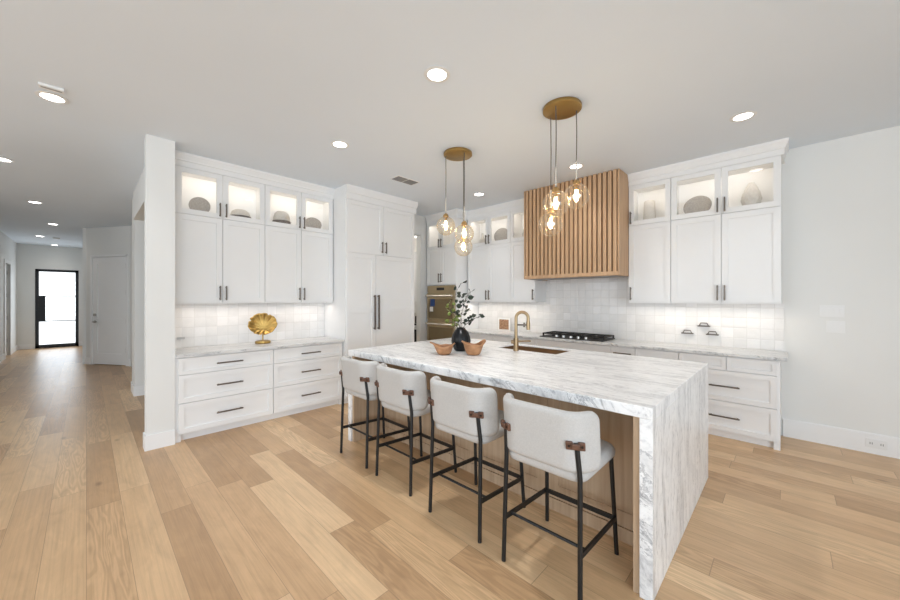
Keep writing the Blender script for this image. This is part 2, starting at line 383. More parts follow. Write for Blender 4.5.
bm = BM(); box(bm, -16.35, -16.335, -1.42, -1.08, 0, .15); box(bm, -16.35, -16.335, -.16, -.06, 0, .15); struct('baseboard_front', bm, 'trim')
# walls out of view: glazed openings that let the daylight in
bm = BM(); box(bm, 4.45, 4.6, -5.1, 5.4, 2.85, CH); box(bm, 4.45, 4.6, -5.1, 5.4, 0, .2); box(bm, 4.45, 4.6, .75, 5.4, 0, CH); box(bm, 4.45, 4.6, -5.1, -4.6, 0, CH)
struct('wall_right', bm, 'wall')
bm = BM(); box(bm, -9.1, 4.6, -5.2, -5.05, 2.85, CH); box(bm, -9.1, 4.6, -5.2, -5.05, 0, .2); box(bm, -9.1, -6.3, -5.2, -5.05, 0, CH); box(bm, 3.3, 4.6, -5.2, -5.05, 0, CH)
struct('wall_rear', bm, 'wall')
bm = BM(); box(bm, -.03, 4.45, YW-.016, YW, 0, .185); box(bm, -.03, 4.45, YW-.012, YW, .185, .195); struct('baseboard_range', bm, 'trim')

# angled hall wall with the white panel door
ang = math.atan2(.73, 1.15); WL = 1.362
def angled(name, bm, m, parent=None):
    bmesh.ops.rotate(bm, verts=bm.verts[:], cent=(0, 0, 0), matrix=Matrix.Rotation(ang, 3, 'Z'))
    bmesh.ops.translate(bm, verts=bm.verts[:], vec=(-11.68, -.04, 0))
    return struct(name, bm, m, parent)
bm = BM(); box(bm, 0, WL, 0, .12, 2.47, CH); box(bm, 0, .25, 0, .12, 0, 2.47); box(bm, 1.235, WL, 0, .12, 0, 2.47); box(bm, .25, 1.235, .07, .12, 0, 2.47)
angled('wall_hall_angled', bm, 'wall')
bm = BM(); box(bm, 0, .2, -.014, 0, 0, .15); box(bm, 1.29, WL, -.014, 0, 0, .15); angled('baseboard_hall_angled', bm, 'trim')
bm = BM(); box(bm, .2, .255, -.012, .05, 0, 2.5); box(bm, 1.23, 1.285, -.012, .05, 0, 2.5); box(bm, .2, 1.285, -.012, .05, 2.455, 2.5)
angled('trim_1', bm, 'trim')
bm = BM()
def panel_door(bm, x0, x1, z0, z1, y0, rails, fr=.12, t=.04, rec=.012):
    box(bm, x0, x1, y0+rec, y0+t, z0, z1)
    box(bm, x0, x0+fr, y0, y0+rec, z0, z1); box(bm, x1-fr, x1, y0, y0+rec, z0, z1)
    for a, b in rails: box(bm, x0+fr, x1-fr, y0, y0+rec, a, b)
panel_door(bm, .26, 1.225, .02, 2.45, .01, [(.02, .26), (.92, 1.06), (2.3, 2.45)], rec=.018)
d2 = angled('door_2', bm, 'trim')
for z in (.35, 1.0, 1.65, 2.25):
    bm = BM(); box(bm, 1.215, 1.235, -.004, .012, z-.05, z+.05); angled('hinge', bm, 'chrome', d2)
bm = BM(); tube(bm, [(.33, .01, 1.14), (.33, -.02, 1.14)], .03, 16); angled('deadbolt', bm, 'chrome', d2)
bm = BM(); tube(bm, [(.33, .01, .98), (.33, -.015, .98)], .03, 16); tube(bm, [(.33, -.01, .98), (.33, -.05, .98)], .011); tube(bm, [(.325, -.048, .98), (.44, -.048, .98)], .011)
angled('lever_handle', bm, 'chrome', d2)
# black glazed front door
bm = BM()
for a in ((-1.07, -1.0), (-.24, -.17)): box(bm, -16.46, -16.34, a[0], a[1], 0, 2.41)
box(bm, -16.46, -16.34, -1.07, -.17, 2.34, 2.41); box(bm, -16.46, -16.34, -1.07, -.17, 0, .1)
for z in (.82, 1.59): box(bm, -16.42, -16.38, -1.0, -.24, z-.012, z+.012)
d1 = struct('door_1', bm, 'blackframe')
bm = BM(); box(bm, -16.44, -16.35, -1.0, -.87, .82, 1.59); struct('lock_panel', bm, 'blackframe', d1)
bm = BM(); box(bm, -16.405, -16.395, -1.0, -.24, .1, 2.34); struct('pane', bm, 'glass', d1)
# white door in the hall's left wall
bm = BM(); box(bm, -14.94, -14.11, -1.52, -1.48, .01, 2.41)
for a, b in ((-14.94, -14.82), (-14.23, -14.11)): box(bm, a, b, -1.48, -1.467, .01, 2.41)
for a, b in ((.01, .25), (.92, 1.06), (2.29, 2.41)): box(bm, -14.82, -14.23, -1.48, -1.467, a, b)
d3 = struct('door_3', bm, 'trim')
for z in (.4, 1.0, 1.6, 2.2):
    bm = BM(); box(bm, -14.95, -14.92, -1.475, -1.455, z-.05, z+.05); struct('hinge', bm, 'chrome', d3)
bm = BM(); box(bm, -15.05, -14.95, -1.43, -1.40, 0, 2.5); box(bm, -14.1, -14.0, -1.43, -1.40, 0, 2.5); box(bm, -14.95, -14.1, -1.43, -1.40, 2.42, 2.5)
struct('trim_2', bm, 'trim')

# ------------------------------------------------------------------ cabinet builders
SIDE = {'L': ('x', XW), 'R': ('y', YW)}
def cb(side, front):
    """box builder in cabinet space: a along the wall, d outward from the front plane"""
    if side == 'L': return lambda bm, a0, a1, d0, d1, z0, z1: box(bm, front+d0, front+d1, a0, a1, z0, z1)
    return lambda bm, a0, a1, d0, d1, z0, z1: box(bm, a0, a1, front-d1, front-d0, z0, z1)
def pt(side, front, a, d, z): return (front+d, a, z) if side == 'L' else (a, front-d, z)
def shaker(side, front, a0, a1, z0, z1, parent, name='door', fw=.06, mid=None):
    B = cb(side, front); bm = BM(); g = .003
    a0 += g; a1 -= g; z0 += g; z1 -= g
    B(bm, a0+fw, a1-fw, 0, .007, z0+fw, z1-fw)
    B(bm, a0, a0+fw, 0, .021, z0, z1); B(bm, a1-fw, a1, 0, .021, z0, z1)
    B(bm, a0+fw, a1-fw, 0, .021, z0, z0+fw); B(bm, a0+fw, a1-fw, 0, .021, z1-fw, z1)
    if mid: B(bm, a0+fw, a1-fw, 0, .021, mid-fw/2, mid+fw/2)
    return obj(name, bm, 'cab', parent)
def pull(side, front, a, z, L, vert, parent, w=.0075):
    B = cb(side, front); bm = BM(); d0 = .021
    if vert:
        B(bm, a-w, a+w, d0+.026, d0+.026+2*w, z-L/2, z+L/2)
        for e in (-1, 1): B(bm, a-w*.8, a+w*.8, d0, d0+.03, z+e*(L/2-.018)-w*.8, z+e*(L/2-.018)+w*.8)
    else:
        B(bm, a-L/2, a+L/2, d0+.026, d0+.026+2*w, z-w, z+w)
        for e in (-1, 1): B(bm, a+e*(L/2-.018)-w*.8, a+e*(L/2-.018)+w*.8, d0, d0+.03, z-w*.8, z+w*.8)
    h = obj('handle', bm, 'handle', parent, bevel=.003); return h
def glazed(side, front, a0, a1, z0, z1, parent, fw=.058):
    B = cb(side, front); bm = BM(); g = .003
    a0 += g; a1 -= g; z0 += g; z1 -= g
    B(bm, a0, a0+fw, 0, .021, z0, z1); B(bm, a1-fw, a1, 0, .021, z0, z1)
    B(bm, a0+fw, a1-fw, 0, .021, z0, z0+fw); B(bm, a0+fw, a1-fw, 0, .021, z1-fw, z1)
    d = obj('glazed_door', bm, 'cab', parent)
    bm = BM(); B(bm, a0+fw, a1-fw, .007, .011, z0+fw, z1-fw); obj('pane', bm, 'glass', d)
    return d
ZB, ZS, ZT = 1.455, 2.455, 2.98
def upper(side, front, depth, doors, label, zb=ZB, light=1.6, group=None, bottom=True):
    """doors: (a0, a1, handle side -1 / +1)"""
    a0, a1 = doors[0][0], doors[-1][1]; B = cb(side, front)
    r = thing('upper_cabinet', label, 'cabinet', pt(side, front, (a0+a1)/2, -depth/2, zb), group)
    bm = BM(); e = .001
    B(bm, a0+e, a1-e, -depth, 0, zb, ZS); t = .018
    if bottom: B(bm, a0+e, a1-e, -.03, .004, zb-.008, zb)
    obj('body', bm, 'cab', r)
    bm = BM()
    B(bm, a0+e, a0+t, -depth, 0, ZS, ZT+.15); B(bm, a1-t, a1-e, -depth, 0, ZS, ZT+.15)
    B(bm, a0+t, a1-t, -depth, -depth+.01, ZS, ZT+.14); B(bm, a0+t, a1-t, -depth, 0, ZT-.02, ZT+.14)
    B(bm, a0+t, a1-t, -depth, 0, ZS, ZS+.035)
    obj('display_box', bm, 'interior', r)
    for d0, d1, s in doors:
        ah = d1-.032 if s > 0 else d0+.032
        dr = shaker(side, front, d0, d1, zb, ZS, r); pull(side, front, ah, zb+.115, .17, True, dr)
        gd = glazed(side, front, d0, d1, ZS, ZT, r); pull(side, front, ah, ZS+.10, .16, True, gd)
    if light:
        p = pt(side, front, (a0+a1)/2, -depth*.45, ZT-.03); q = Vector(p)
        p = pt(side, front, (a0+a1)/2, -.02, ZT-.062); q = Vector(p)
        area('cabinet_light', q, (0, math.radians(55), 0) if side == 'L' else (math.radians(55), 0, 0), (a1-a0-.08) if side == 'R' else .03, .03 if side == 'R' else (a1-a0-.08), light*.55, (1, .92, .82))
    return r
def base(side, front, depth, a0, a1, rows, label, zt=.885, toe=True, foot=(False, False), group=None):
    """rows: list of (z0, z1, [(a0, a1, handle length or 0), ...])"""
    B = cb(side, front)
    r = thing('drawer_cabinet', label, 'cabinet', pt(side, front, (a0+a1)/2, -depth/2, 0), group)
    bm = BM(); e = .001
    B(bm, a0+e, a1-e, -depth, 0, .075, zt); B(bm, a0+e, a1-e, -depth, -.045, 0, .075)
    obj('body', bm, 'cab', r)
    for z0, z1, ds in rows:
        for d0, d1, L in ds:
            dr = shaker(side, front, d0, d1, z0, z1, r, 'drawer', .05 if z1-z0 > .2 else .038)
            if L: pull(side, front, (d0+d1)/2, (z0+z1)/2, L, False, dr)
    if foot[0] or foot[1]:
        bm = BM()
        for f, a, s in ((foot[0], a0, 1), (foot[1], a1, -1)):
            if f: B(bm, a+s*e, a+s*.05, -.05, 0, 0, .0745)
        obj('foot', bm, 'cab', r)
    return r
def crown(name, prof, path):
    bm = BM(); sweep(bm, prof, path); return struct(name, bm, 'trim')
CP = [(0, ZT), (.022, ZT), (.022, 3.04), (.032, 3.045), (.034, 3.06), (.052, 3.10), (.056, 3.105), (.056, CH), (0, CH)]

# ------------------------------------------------------------------ left wall run
bm = BM(); box(bm, XW+.002, -4.875, .638, .6755, 1.455, CH); struct('trim_10', bm, 'cab')
XU, XB = -4.875, -4.585   # carcass fronts (door faces 2 cm further out)
ys = [.676, 1.13, 1.60, 2.07, 2.54]
upper('L', XU, XU-XW-.002, [(ys[0], ys[1], 1), (ys[1], ys[2], -1)], 'white upper cabinet with lit glass top doors beside the white wall column')
upper('L', XU, XU-XW-.002, [(ys[2], ys[3], 1), (ys[3], ys[4], -1)], 'white upper cabinet with lit glass top doors beside the tall pantry cabinet')
crown('trim_3', CP, [((XU, .6375), (1, 0)), ((XU, 2.5505), (1, 0))])
R3 = lambda a, b, L: [(.70, .88, [(a, b, L)]), (.402, .70, [(a, b, L)]), (.085, .402, [(a, b, L)])]
base('L', XB, XB-XW-.002, .6385, 1.60, R3(.662, 1.598, .26), 'white three-drawer base cabinet beside the white wall column', foot=(True, False))
base('L', XB, XB-XW-.002, 1.60, 2.545, R3(1.602, 2.53, .26), 'white three-drawer base cabinet beside the tall pantry cabinet', foot=(False, True))
bm = BM(); box(bm, XW+.002, -4.535, .6385, 2.546, .887, .922); o = obj('countertop', bm, 'marble_y', bevel=.003)
tag(recenter(o), 'grey-veined marble countertop on the left drawer cabinets, gold leaf standing on it', 'countertop')
bm = BM(); box(bm, XW-.001, XW+.010, .638, 2.548, .922, ZB); struct('trim_4', bm, 'tile')
area('under_cabinet_light', (XU-.08, 1.6, ZB-.035), (0, 0, 0), .05, 1.8, 2.6, (1, .90, .82))

# tall pantry / fridge cabinet
XT = -4.52
r = thing('pantry_cabinet', 'tall white floor-to-ceiling pantry cabinet with two long dark handles', 'cabinet', (-4.84, 3.19, 0))
bm = BM(); box(bm, XW+.001, XT-.0005, 2.5515, 3.83, .08, CH-.001); box(bm, XW+.001, XT-.05, 2.552, 3.83, 0, .08); obj('body', bm, 'cab', r)
for a0, a1, s in ((2.565, 3.19, 1), (3.19, 3.815, -1)):
    d = shaker('L', XT, a0, a1, 2.17, 2.93, r); pull('L', XT, a1-.035 if s > 0 else a0+.035, 2.29, .17, True, d)
for a0, a1, s in ((2.565, 3.05, 1), (3.05, 3.815, -1)):
    d = shaker('L', XT, a0, a1, .10, 2.17, r, mid=1.33, fw=.065); pull('L', XT, a1-.035 if s > 0 else a0+.035, 1.30, .52, True, d, .011)
PP = [(0, 2.93), (.024, 2.93), (.024, 3.02), (.034, 3.025), (.036, 3.04), (.042, 3.07), (.044, 3.08), (.044, CH), (0, CH)]
crown('trim_5', PP, [((XT, 2.5515), (1, 0)), ((XT, 3.83), (1, 1)), ((XW+.1, 3.83), (0, 1))])

area('scullery_light', (-6.2, 4.2, 3.0), (0, 0, 0), .6, .6, 14, (1, .95, .88))

# ------------------------------------------------------------------ range wall run
YU, YB = 4.965, 4.755
xs = [-4.29, -3.82, -3.35, -2.88]
upper('R', YU, YW-YU-.002, [(xs[0], xs[1], 1), (xs[1], xs[2], -1)], 'white upper cabinet with lit glass top doors next to the oven tower', light=1.7)
upper('R', YU, YW-YU-.002, [(xs[2], xs[3], 1)], 'narrow white upper cabinet with one door against the hood, on its oven side', light=.9)
upper('R', YU, YW-YU-.002, [(-1.50, -1.02, -1)], 'narrow white upper cabinet with one door against the hood, on its bare-wall side', light=.9)
upper('R', YU, YW-YU-.002, [(-1.02, -.53, 1), (-.53, -.04, -1)], 'white double upper cabinet at the end of the range wall, patterned vase inside', light=1.7)
crown('trim_6', CP, [((-1.50, YU), (0, -1)), ((-.04, YU), (1, -1)), ((-.04, YW), (1, 0))])
crown('trim_7', CP, [((-4.33, YU), (0, -1)), ((-2.88, YU), (0, -1))])
for a, b in ((-4.28, -2.9), (-1.48, -.06)):
    area('under_cabinet_light', ((a+b)/2, YU+.08, ZB-.035), (0, 0, 0), b-a, .05, 2.6, (1, .90, .79))
bm = BM(); box(bm, -4.328, -.022, YW-.010, YW+.001, .925, ZB); box(bm, -2.88, -1.5, YW-.010, YW+.001, ZB, 1.82); struct('trim_8', bm, 'tile')

base('R', YB, YW-YB-.002, -.90, -.045, [(.735, .885, [(-.90, -.465, 0), (-.465, -.065, 0)]), (.405, .735, [(-.90, -.065, .26)]), (.085, .405, [(-.90, -.065, .26)])],
     'white drawer cabinet at the open end of the range counter', zt=.892, foot=(False, True))
base('R', YB, YW-YB-.002, -1.36, -.90, [(.735, .885, [(-1.36, -.90, 0)]), (.085, .735, [(-1.36, -.90, 0)])], 'white base cabinet behind the island, between narrow drawer and end drawers', zt=.892)
base('R', YB, YW-YB-.002, -1.65, -1.36, [(.735, .885, [(-1.65, -1.36, .21)]), (.405, .735, [(-1.65, -1.36, .21)]), (.085, .405, [(-1.65, -1.36, .21)])], 'narrow white drawer cabinet just beside the cooktop', zt=.892)
base('R', YB, YW-YB-.002, -2.76, -1.65, [(.735, .885, [(-2.76, -1.65, 0)]), (.405, .735, [(-2.76, -1.65, .3)]), (.085, .405, [(-2.76, -1.65, .3)])], 'white base cabinet directly under the gas cooktop', zt=.892)
base('R', YB, YW-YB-.002, -4.325, -2.76, [(.735, .885, [(-4.325, -3.54, 0), (-3.54, -2.76, 0)]), (.085, .735, [(-4.325, -3.54, 0), (-3.54, -2.76, 0)])], 'wide white base cabinet between the oven tower and cooktop', zt=.892)
bm = BM(); box(bm, -4.325, .005, 4.70, YW-.002, .894, .926); o = obj('countertop', bm, 'marble_x', bevel=.003)
tag(recenter(o), 'long grey-veined marble countertop along the range wall under the hood', 'countertop')

# scullery units seen through the gap beside the tall pantry
upper('R', YU, YW-YU-.002, [(-6.10, -5.655, 1)], 'narrow white scullery cabinet glimpsed in the gap beside the tall pantry', light=.8)
r = thing('wine_cooler', 'dark glass-fronted scullery cooler glimpsed low beside the tall pantry', 'cooler', (-5.8, 5.0, 0))
B = cb('R', 4.72); bm = BM(); B(bm, -6.2, -5.35, -.575, 0, .08, .89); B(bm, -6.2, -5.35, -.575, -.04, 0, .08); obj('body', bm, 'cab', r)
bm = BM(); B(bm, -6.0, -5.5, .001, .03, .1, .87); d = obj('door', bm, 'black', r)
bm = BM(); B(bm, -5.96, -5.54, .03, .033, .14, .83); obj('window', bm, 'ovenglass', d)
bm = BM(); box(bm, -6.2, -5.345, 4.68, YW-.002, .894, .926); tag(recenter(obj('countertop', bm, 'marble_x')), 'short scullery countertop glimpsed beside the tall pantry', 'countertop')
r = thing('coffee_maker', 'small dark appliance on the scullery counter, glimpsed beside the tall pantry', 'coffee maker', (-5.88, 5.05, .927))
bm = BM(); box(bm, -5.98, -5.78, 4.95, 5.15, .928, .96); box(bm, -5.98, -5.78, 5.08, 5.15, .96, 1.2); obj('body', bm, 'black', r, bevel=.01)
bm = BM(); box(bm, -5.97, -5.79, 4.96, 5.079, 1.13, 1.2); obj('head', bm, 'steel', r, bevel=.008)

# oven tower
YO = 4.68
r = thing('oven_tower', 'tall white cabinet tower housing the double wall oven', 'cabinet', (-4.725, 4.98, 0))
B = cb('R', YO); bm = BM(); dp = YW-YO-.002; a0, a1 = -5.125, -4.332
B(bm, a0, a1, -dp, 0, 1.76, ZS); B(bm, a0, a0+.03, -dp, .0, .0, 1.76); B(bm, a1-.03, a1, -dp, .0, .0, 1.76)
B(bm, a0+.03, a1-.03, -dp, 0, 0, .50); B(bm, a0+.03, a1-.03, -dp, -dp+.02, .5, 1.76)
obj('body', bm, 'cab', r)
bm = BM(); t = .018
B(bm, a0, a0+t, -dp, 0, ZS, CH-.002); B(bm, a1-t, a1, -dp, 0, ZS, CH-.002); B(bm, a0+t, a1-t, -dp, -dp+.01, ZS, CH-.002); B(bm, a0+t, a1-t, -dp, 0, ZT-.02, CH-.002); B(bm, a0+t, a1-t, -dp, 0, ZS, ZS+.035)
obj('display_box', bm, 'interior', r)
am = (a0+a1)/2
for d0, d1, s in ((a0+.005, am, 1), (am, a1-.005, -1)):
    ah = d1-.032 if s > 0 else d0+.032
    d = shaker('R', YO, d0, d1, 1.77, ZS, r); pull('R', YO, ah, 1.90, .17, True, d)
    g = glazed('R', YO, d0, d1, ZS, ZT, r); pull('R', YO, ah, ZS+.10, .16, True, g)
area('cabinet_light', (am, YO+.02, ZT-.062), (math.radians(55), 0, 0), .7, .03, .9, (1, .92, .82))
crown('trim_9', CP, [((-5.125, YO), (0, -1)), ((-4.332, YO), (1, -1)), ((-4.332, YU), (1, 0))])
r = thing('wall_oven', 'warm-reflecting steel double wall oven with blue tag, built into the white tower', 'oven', (-4.725, 4.9, .52))
bm = BM(); B(bm, a0+.032, a1-.032, -.5, .012, .52, 1.755); obj('body', bm, 'oven', r)
bm = BM(); B(bm, a0+.032, a1-.032, .012, .03, 1.63, 1.752); obj('control_panel', bm, 'oven', r, bevel=.003)
bm = BM(); B(bm, am-.10, am+.10, .03, .033, 1.665, 1.715); obj('display', bm, 'black', r)
for z0, z1 in ((1.10, 1.615), (.54, 1.08)):
    bm = BM(); B(bm, a0+.032, a1-.032, .012, .035, z0, z1); d = obj('oven_door', bm, 'oven', r, bevel=.003)
    bm = BM(); B(bm, a0+.07, a1-.07, .035, .038, z0+.03, z1-.115); obj('window', bm, 'ovenglass', d)
    bm = BM(); tube(bm, [(a0+.045, YO-.085, z1-.055), (a1-.045, YO-.085, z1-.055)], .016, 12)
    for e in (a0+.09, a1-.09): tube(bm, [(e, YO-.03, z1-.055), (e, YO-.085, z1-.055)], .011, 8)
    obj('handle', bm, 'rod', d, smooth=40)
bm = BM(); B(bm, -4.99, -4.87, .042, .046, 1.36, 1.50); h = obj('hang_tag', bm, 'blue', r); h['label'] = 'blue hang tag on the oven window'
bm = BM(); B(bm, -5.0, -4.91, .047, .05, 1.26, 1.35); obj('card', bm, 'paper', h)

# ------------------------------------------------------------------ slatted range hood
HX0, HX1, HY, HZ = -2.872, -1.503, 4.6, 1.80
r = thing('range_hood', 'slatted oak range hood box above the cooktop, reaching the ceiling', 'range hood', ((HX0+HX1)/2, 4.95, HZ))
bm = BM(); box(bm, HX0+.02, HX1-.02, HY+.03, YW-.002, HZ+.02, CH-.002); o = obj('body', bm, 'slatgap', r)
for x in (HX0, HX1-.02):
    bm = BM(); box(bm, x, x+.02, HY, YW-.002, HZ, CH-.002); obj('side_panel', bm, 'slat', r, bevel=.002)
bm = BM(); box(bm, HX0+.02, HX1-.02, HY, YW-.3, HZ, HZ+.05); obj('bottom_rail', bm, 'slat', r)
bm = BM(); box(bm, HX0+.05, HX1-.05, HY+.1, YW-.302, HZ-.006, HZ-.001); obj('vent_filter', bm, 'slot', r)
bm = BM(); n = 21; pitch = (HX1-HX0-.04)/n
for i in range(n):
    x = HX0+.02+pitch*(i+.5); box(bm, x-pitch*.32, x+pitch*.32, HY-.002, HY+.03, HZ+.051, CH-.003)
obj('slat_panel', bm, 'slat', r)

# ------------------------------------------------------------------ cooktop
r = thing('cooktop', 'black gas cooktop with steel knobs on the range counter under the hood', 'cooktop', (-2.24, 5.0, .926))
bm = BM(); box(bm, -2.72, -1.77, 4.79, 5.25, .927, .939); obj('tray', bm, 'cast', r, bevel=.004)
for i in range(5):
    x = -2.46+i*.11; bm = BM(); lathe(bm, [(0, 0), (.022, 0), (.02, .028), (0, .028)], (x, 4.835, .939), 16); obj('knob', bm, 'steel', r, smooth=40)
for x, y, q in ((-2.56, 4.95, .04), (-2.56, 5.14, .04), (-2.245, 5.05, .06), (-1.93, 4.95, .04), (-1.93, 5.14, .045)):
    bm = BM(); lathe(bm, [(0, 0), (q, 0), (q, .012), (q*.7, .014), (q*.7, .02), (0, .02)], (x, y, .939), 18); obj('burner', bm, 'cast', r, smooth=40)
for x0, x1 in ((-2.71, -2.41), (-2.40, -2.09), (-2.08, -1.78)):
    bm = BM(); y0, y1 = 4.87, 5.24; zt = .985
    for y in (y0+.01, (y0+y1)/2, y1-.01): box(bm, x0, x1, y-.008, y+.008, zt-.016, zt)
    for x in (x0+.008, (x0+x1)/2, x1-.008): box(bm, x-.008, x+.008, y0, y1, zt-.016, zt)
    for x in (x0+.01, x1-.01):
        for y in (y0+.01, y1-.01): box(bm, x-.009, x+.009, y-.009, y+.009, .939, zt-.01)
    obj('grate', bm, 'cast', r)

# ------------------------------------------------------------------ island
IX0, IX1, IY0, IY1, IZ = -3.36, -.475, 1.93, 3.62, .962
SX0, SX1, SY0, SY1 = -2.32, -1.62, 3.17, 3.52
r = thing('kitchen_island', 'large white veined marble waterfall island with pale oak base', 'kitchen island', ((IX0+IX1)/2, (IY0+IY1)/2, 0))
T = .06
def slab_hole(bm, X, Y, z0, z1, hole):
    vs = {}
    for i, x in enumerate(X):
        for j, y in enumerate(Y):
            for k, z in enumerate((z0, z1)): vs[i, j, k] = bm.verts.new((x, y, z))
    nx, ny = len(X)-1, len(Y)-1
    solid = lambda i, j: 0 <= i < nx and 0 <= j < ny and (i, j) != hole
    for i in range(nx):
        for j in range(ny):
            if not solid(i, j): continue
            for k in (0, 1): bm.faces.new([vs[i, j, k], vs[i+1, j, k], vs[i+1, j+1, k], vs[i, j+1, k]])
            if not solid(i-1, j): bm.faces.new([vs[i, j, 0], vs[i, j, 1], vs[i, j+1, 1], vs[i, j+1, 0]])
            if not solid(i+1, j): bm.faces.new([vs[i+1, j, 0], vs[i+1, j, 1], vs[i+1, j+1, 1], vs[i+1, j+1, 0]])
            if not solid(i, j-1): bm.faces.new([vs[i, j, 0], vs[i+1, j, 0], vs[i+1, j, 1], vs[i, j, 1]])
            if not solid(i, j+1): bm.faces.new([vs[i, j+1, 0], vs[i+1, j+1, 0], vs[i+1, j+1, 1], vs[i, j+1, 1]])
bm = BM(); slab_hole(bm, [IX0, SX0, SX1, IX1], [IY0, SY0, SY1, IY1], IZ-T, IZ, (1, 1)); obj('marble_top', bm, 'marble', r, bevel=.004)
for x in (IX0, IX1-T):
    bm = BM(); box(bm, x, x+T, IY0, IY1, .001, IZ-T); obj('waterfall_panel', bm, 'marble', r, bevel=.002)
YP = 2.31
bm = BM(); box(bm, IX0+T+.035, IX1-T-.035, YP+.02, IY1-.03, .10, IZ-T-.001); box(bm, IX0+T+.035, IX1-T-.035, YP+.09, IY1-.09, .001, .10)
o = obj('base_cabinet', bm, 'oak', r)
nP = 4; pw = (IX1-IX0-2*T-.07)/nP
for i in range(nP):
    p0 = IX0+T+.035+pw*i; p1 = p0+pw; bm = BM(); f = .085
    box(bm, p0+f, p1-f, YP+.006, YP+.0195, .17, IZ-T-.09)
    box(bm, p0+.002, p0+f, YP, YP+.0195, .086, IZ-T-.002); box(bm, p1-f, p1-.002, YP, YP+.0195, .086, IZ-T-.002)
    box(bm, p0+f, p1-f, YP, YP+.0195, .086, .18); box(bm, p0+f, p1-f, YP, YP+.0195, IZ-T-.09, IZ-T-.002)
    obj('oak_panel', bm, 'oak', r)
bm = BM(); box(bm, IX0+T+.035, IX1-T-.035, YP-.012, YP+.0195, .001, .085)
obj('base_trim', bm, 'oak', r)
for x in (IX0+T, IX1-T-.034):
    bm = BM(); box(bm, x+.001, x+.033, IY0+.015, IY1-.03, .001, IZ-T-.001); obj('oak_end_panel', bm, 'oak', r)
bm = BM()   # undermount sink basin
w = .005; e = .0006
box(bm, SX0+e, SX1-e, SY0+e, SY1-e, IZ-.28, IZ-.27)
for q in ((SX0+e, SX0+w, SY0+e, SY1-e), (SX1-w, SX1-e, SY0+e, SY1-e), (SX0+w, SX1-w, SY0+e, SY0+w), (SX0+w, SX1-w, SY1-w, SY1-e)): box(bm, q[0], q[1], q[2], q[3], IZ-.27, IZ-.010)
sk = obj('sink', bm, 'sink', r)
bm = BM(); lathe(bm, [(0, .004), (.04, .004), (.045, 0), (0, 0)], ((SX0+SX1)/2, (SY0+SY1)/2, IZ-.27), 20); obj('drain', bm, 'brass', sk)

# faucet: gooseneck with docking arm
FX, FY = -2.03, 3.10
r = thing('faucet', 'champagne bronze gooseneck faucet beside the island sink', 'faucet', (FX, FY, IZ))
dx, dy = .86, .5
bm = BM(); lathe(bm, [(0, 0), (.03, 0), (.03, .008), (.026, .012), (.026, .13), (0, .13)], (FX, FY, IZ+.001), 20); obj('body', bm, 'faucet', r, smooth=40)
bm = BM(); R_ = .062; H_ = IZ+.34
pts = [(FX, FY, IZ+.12), (FX, FY, H_)]+[(FX+dx*R_*(1-math.cos(a)), FY+dy*R_*(1-math.cos(a)), H_+R_*math.sin(a)) for a in [PI*i/14 for i in range(1, 15)]]+[(FX+dx*2*R_, FY+dy*2*R_, H_-.03)]
tube(bm, pts, .0165, 14); obj('spout', bm, 'faucet', r, smooth=50)
bm = BM(); ex, ey = FX+dx*2*R_, FY+dy*2*R_
tube(bm, [(ex, ey, H_-.028), (ex, ey, H_-.06), (ex, ey, H_-.12)], [.017, .021, .018], 14); obj('spray_head', bm, 'faucet', r, smooth=50)
bm = BM(); tube(bm, [(FX, FY, H_-.07), (ex, ey, H_-.07)], .009, 10); tube(bm, [(ex-dx*.05, ey-dy*.05, H_-.07), (ex-dx*.03, ey-dy*.03, H_-.07)], .024, 12); obj('docking_arm', bm, 'handle', r, smooth=50)
bm = BM(); tube(bm, [(FX, FY, IZ+.09), (FX-dx*.05, FY-dy*.05, IZ+.09)], .02, 14); tube(bm, [(FX+dx*.02, FY+dy*.02, IZ+.10), (FX+dx*.15, FY+dy*.15, IZ+.105)], .008, 10); obj('lever', bm, 'faucet', r, smooth=50)

